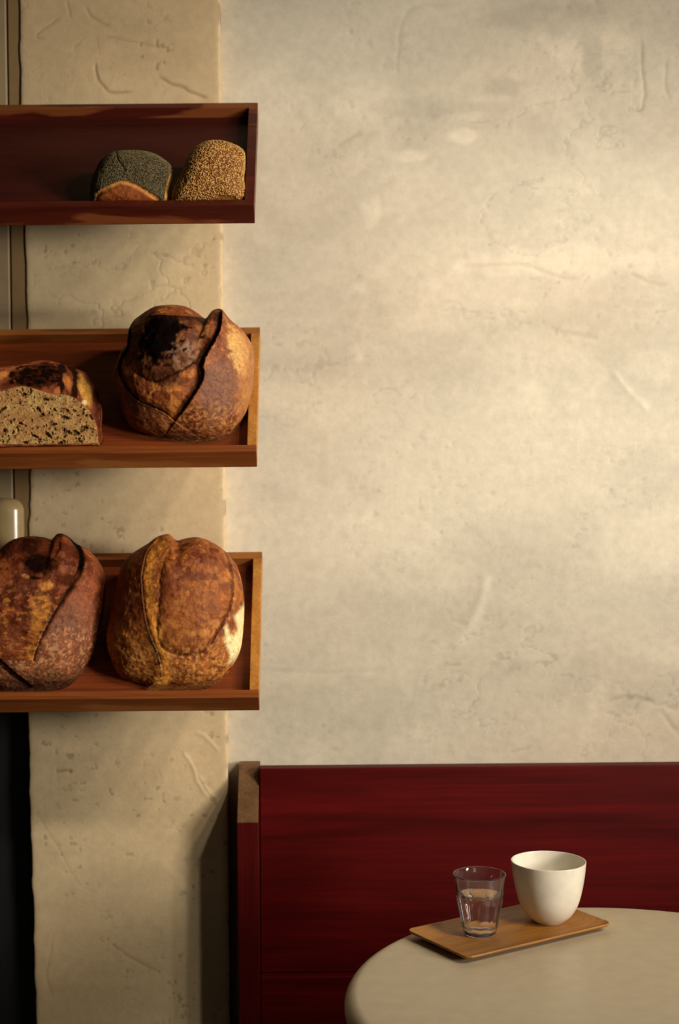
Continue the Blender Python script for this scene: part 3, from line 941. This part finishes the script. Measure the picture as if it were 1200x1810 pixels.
def seeds(name, parent, W, F, org, mask, N, half, mat_list, rng, label=None, sink=.2):
    tri = F; A = W[tri[:, 0]]; B = W[tri[:, 1]]; C_ = W[tri[:, 2]]; D_ = W[tri[:, 3]]
    ar = np.linalg.norm(np.cross(C_ - A, D_ - B), axis=1) * mask[tri].min(1)
    pick = rng.choice(len(tri), N, p=ar / ar.sum())
    u = rng.random((N, 1)); v = rng.random((N, 1))
    P = (A[pick] * (1 - u) + B[pick] * u) * (1 - v) + (D_[pick] * (1 - u) + C_[pick] * u) * v
    n = np.cross(C_ - A, D_ - B)[pick]; n /= np.linalg.norm(n, axis=1)[:, None] + 1e-12
    n = n + rng.normal(0, .25, n.shape); n /= np.linalg.norm(n, axis=1)[:, None]
    t = np.cross(n, rng.normal(size=n.shape)); t /= np.linalg.norm(t, axis=1)[:, None]; b = np.cross(n, t)
    # drop-shaped seed: ring of four at two stations plus tips
    tip1, tip2 = [(1, 0, 0)], [(-1, 0, 0)]
    ring = [(x_, y_ * w_, z_ * w_) for x_, w_ in ((.35, .62), (-.4, 1.0)) for y_, z_ in ((1, 0), (0, 1), (-1, 0), (0, -1))]
    K = np.array(tip1 + ring + tip2)
    fc = [(0, 1 + i, 1 + (i + 1) % 4) for i in range(4)] + [(9, 5 + (i + 1) % 4, 5 + i) for i in range(4)]
    for i in range(4): fc += [(1 + i, 5 + i, 5 + (i + 1) % 4), (1 + i, 5 + (i + 1) % 4, 1 + (i + 1) % 4)]
    sc = rng.uniform(.8, 1.2, (N, 1, 1))
    Vv = (P + n * half[2] * (1 - sink))[:, None, :] + sc * (K[None, :, :1] * half[0] * t[:, None] + K[None, :, 1:2] * half[1] * b[:, None] + K[None, :, 2:] * half[2] * n[:, None])
    Ff = np.array(fc)[None] + (np.arange(N) * 10)[:, None, None]
    tone = rng.random(N)[:, None]; c = mat_list[0] * (1 - tone) + mat_list[1] * tone
    o = mesh_obj(name, Vv.reshape(-1, 3) - org, Ff.reshape(-1, 3), M_SEED, parent=parent, colors={'crust': np.repeat(c, 10, 0)})
    o['kind'] = 'stuff'
    if label: o['label'] = label
    return o


_s = NT('seed'); M_SEED = _s.fin(_s.n('ShaderNodeVertexColor', layer_name='crust').outputs['Color'], .6, Specular_IOR_Level=.15)
rng = np.random.default_rng(7)
po, W, F, fr, X, Y, S = loaf('seeded_roll', T1, (234, 318), oP, .046, .026, fP,
                             'grey poppy-seed roll with a golden split at its foot, left of the sesame one', 'bread roll', n=90, pw=.72, lump=.002, dpw=.7, seed=6)
n5 = fbm(np.c_[X / 12, Y / 12, X * 0], 3, 3)
mk = (1 - poly_mask(X + 1.5 * n5, Y, cutP, 1.0)) * (1 - poly_mask(X, Y, sc_crop([(596, 290), (640, 280), (620, 480), (555, 480), (560, 440)], 140, 230, k1), 1)) 
mk = np.where(S[:, 2] > -.2, (mk > .5) * 1.0, 0)
seeds('poppy_seeds', po, W, F, fr[0], mk, 15000, (.00075, .0006, .0005), (lin(58, 48, 28), lin(150, 132, 90)), rng, 'dark grey poppy seeds')

oS = sc_crop([(612, 470), (625, 390), (690, 270), (720, 190), (790, 110), (890, 78), (1000, 93), (1088, 142), (1097, 230), (1088, 330), (1106, 420), (1102, 480), (860, 500)], 140, 230, k1)
bare = sc_crop([(872, 480), (890, 450), (950, 428), (1020, 434), (1060, 470), (1060, 490)], 140, 230, k1)


def fS(x, y, dz, q, s):
    col = np.tile(lin(122, 72, 30), (len(x), 1)); n5 = fbm(q * 5, 3, 3); col = blend(col, lin(92, 50, 20), smooth(n5, 0, .5))
    pm = poly_mask(x, y, bare, 1.2); col = blend(col, lin(150, 100, 44), pm)
    return .0006 * n5 - .0015 * pm + .002 * np.exp(-((y - 300) / 20) ** 2) * 0, col, None


se, W, F, fr, X, Y, S = loaf('seeded_roll', T1, (373, 312), oS, .048, .028, fS,
                             'domed sesame-coated roll in the right corner of the topmost tray', 'bread roll', n=90, pw=.72, lump=.002, dpw=.7, seed=7)
mk = np.where((S[:, 2] > -.25) & (poly_mask(X, Y, bare, 1.0) < .5), 1.0, 0)
seeds('sesame_seeds', se, W, F, fr[0], mk, 5600, (.0016, .00095, .0006), (lin(168, 112, 50), lin(230, 184, 108)), rng, 'toasted sesame seeds')

# ------------------------------------------------------------------ bench
bench = empty('bench', (-.11, 2.44, 0))
tag(bench, 'dark red mahogany bench with high back along the plaster wall, behind the round table', 'bench')
BO = (-.11, 2.44, 0)
XB0, XB1 = -.128, -.0905
prism('end_panel', [(2.421, 0), (2.421, .826), (2.497, .905), (2.503, .909), (2.533, .909), (2.533, 0)], XB0, XB1, M_BENCHZ, bench, .0016, 3, BO)
prism('backrest', [(2.440, .5585), (2.470, .9095), (2.500, .9095), (2.476, .5585)], XB1 + .0006, 1.6, M_BENCH, bench, .0022, 3, BO)
box('lower_board', XB1 + .0006, 1.6, 2.423, 2.476, .425, .5575, M_BENCH, bench, .0022, BO)
cap_ = prism('sheen_cap', [(2.4195, .8265), (2.4965, .9065), (2.503, .9107), (2.531, .9107), (2.531, .9092), (2.5035, .9092), (2.4975, .9055), (2.4225, .8265)], XB0 + .0008, XB1 - .0008, M_CAP, bench, .0004, 1, BO)  # added strip, its paler colour stands in for a glossy reflection
cap_['label'] = 'pale cap on the end panel, sheen put into its colour'
box('seat', XB1 - .03, 1.6, 2.02, 2.4205, .425, .452, M_BENCH, bench, .003, BO)
box('seat_front', XB1 - .03, 1.6, 2.05, 2.075, .0, .4245, M_BENCH, bench, .002, BO)
box('end_panel', 1.6005, 1.638, 2.421, 2.533, 0, .9, M_BENCHZ, bench, .002, BO)

# ------------------------------------------------------------------ table
TCX, TCY, TR, TZ = .4176, 1.8143, .3765, .75
tb = empty('cafe_table', (TCX, TCY, 0))
tag(tb, 'round greige cafe table with softly rounded edge in front of the bench', 'table')
pr = [(.02, TZ - .036), (TR - .022, TZ - .036)] + [(TR - .018 + .018 * math.cos(t), TZ - .018 + .018 * math.sin(t)) for t in np.linspace(-math.pi / 2, math.pi / 2, 18)] + [(TR - .03, TZ), (.05, TZ)]
lathe('tabletop', pr, M_TABLE, tb, 200)
lathe('pedestal', [(.05, .0182), (.036, .03), (.032, .06), (.032, TZ - .0450), (.05, TZ - .0365)], M_METAL, tb, 48)
lathe('base_plate', [(.21, .0), (.215, .004), (.21, .012), (.06, .018)], M_METAL, tb, 96)

# ------------------------------------------------------------------ serving board (thin teak tray with upturned edge)
zb = .7625
Lc, Fr_, Ri = [at_z(*p, zb) for p in ((731, 1641), (826, 1692), (1083, 1631))]
ex = (Ri - Fr_); blen = np.linalg.norm(ex[:2]); ex = ex / np.linalg.norm(ex)
ey = np.cross([0, 0, 1.0], ex); bwid = abs((Lc - Fr_) @ ey) + .004
cenb = Fr_ + ex * blen / 2 + ey * bwid / 2; cenb[2] = TZ
hx, hy, rc = blen / 2, bwid / 2, .013


def rr_ring(inset, n=14):
    pts = []; r = max(rc - inset, .003)
    for qx, qy, a0 in ((1, 1, 0), (-1, 1, math.pi / 2), (-1, -1, math.pi), (1, -1, 1.5 * math.pi)):
        for t in np.linspace(a0, a0 + math.pi / 2, n): pts.append((qx * (hx - inset - r) + r * math.cos(t), qy * (hy - inset - r) + r * math.sin(t)))
    return pts


rings = []
ins_ = [0.0, .001, .003, .006, .010, .016, .024, .034, .044]
up = lambda d: .0088 * max(0, 1 - d / .030) ** 2
for d in ins_: rings.append([(x_, y_, .0042 + up(d) - (.0006 if d == 0 else 0)) for x_, y_ in rr_ring(d)])
und = []
for d in ins_: und.append([(x_, y_, .0004 + up(d) + (.0006 if d == 0 else 0)) for x_, y_ in rr_ring(d)])
allr = rings[::-1] + und
V = [p for r_ in allr for p in r_]; nr = len(allr[0]); Fb = []
for i in range(len(allr) - 1):
    for k in range(nr): Fb.append((i * nr + k, (i + 1) * nr + k, (i + 1) * nr + (k + 1) % nr, i * nr + (k + 1) % nr))
Fb.append(list(range(nr))); Fb.append(list(range((len(allr) - 1) * nr, len(allr) * nr))[::-1])
board = mesh_obj('serving_board', V, Fb, M_BOARD, loc=cenb)
board.rotation_euler = (0, 0, math.atan2(ex[1], ex[0]))
tag(board, 'thin rectangular teak serving board with upturned edge, lying on the round table', 'tray')

# ------------------------------------------------------------------ cup and glass
zt = TZ + .0044
g0 = at_z(848, 1651, zt); c0 = at_z(970, 1628, zt)
H = .0905
cp = [(.0, .0), (.019, .0), (.022, .001), (.0262, .004), (.0335, .0105), (.0405, .021), (.0454, .033), (.0488, .046), (.0516, .060), (.0538, .075), (.0554, H - .0008), (.0550, H), (.0541, H), (.0536, H - .001),
      (.0520, .075), (.0496, .060), (.0467, .046), (.0432, .033), (.0378, .021), (.030, .012), (.018, .0065), (.0, .005)]
cp = refine(cp, 4)
cup = lathe('cup', [(max(r, .0004), z) for r, z in cp[1:-1]], M_CUP, None, 128, c0)
tag(cup, 'white handleless porcelain cup on the serving board', 'cup')

GH = .089; NF = 9


def gf(t, z, i, outer=True):
    seg = 2 * math.pi / NF; ph = (t + .25) % seg - seg / 2
    poly = math.cos(seg / 2) / math.cos(ph)
    k = max(0.0, min(1.0, (z - .004) / .016)) * max(0.0, min(1.0, (.0585 + .004 * math.cos(ph * math.pi / (seg / 2)) - z) / .003))
    return 1 + (poly * 1.035 - 1) * k


outp = [(.0005, 0), (.018, 0), (.0222, .0008), (.0238, .003), (.0242, .007)]
outp += [(.0242 + (z - .007) * .195, z) for z in np.linspace(.009, .056, 24)]
outp += [(.0340, .058), (.0346, .060), (.0346, .063), (.0345, .066), (.0350, .071), (.0360, .078), (.0374, .085), (.0383, GH - .0012), (.0382, GH - .0002), (.0374, GH)]
nO = len(outp)
inp = [(.0364, GH - .0004), (.0358, GH - .002), (.0344, .078), (.0330, .070), (.0322, .062), (.0300, .050), (.0270, .034), (.0240, .019), (.0226, .0135), (.0200, .0112), (.012, .0104), (.0005, .0102)]
gl = empty('drinking_glass', g0)
tag(gl, 'small faceted clear tumbler of water on the left of the serving board', 'glass')
lathe('tumbler', outp + inp, M_GLASS, gl, 216, rfun=lambda t, z, i: gf(t, z, i) if i < nO else 1.0)
WL = .0585
wi = [(.0005, .0101), (.012, .0103), (.0201, .0111), (.0227, .0134), (.0241, .019), (.0271, .034), (.0301, .050), (.0317, WL - .0005), (.0318, WL), (.0312, WL - .0006), (.0300, WL - .0009), (.0005, WL - .0009)]
lathe('water', wi, M_WATER, gl, 108)
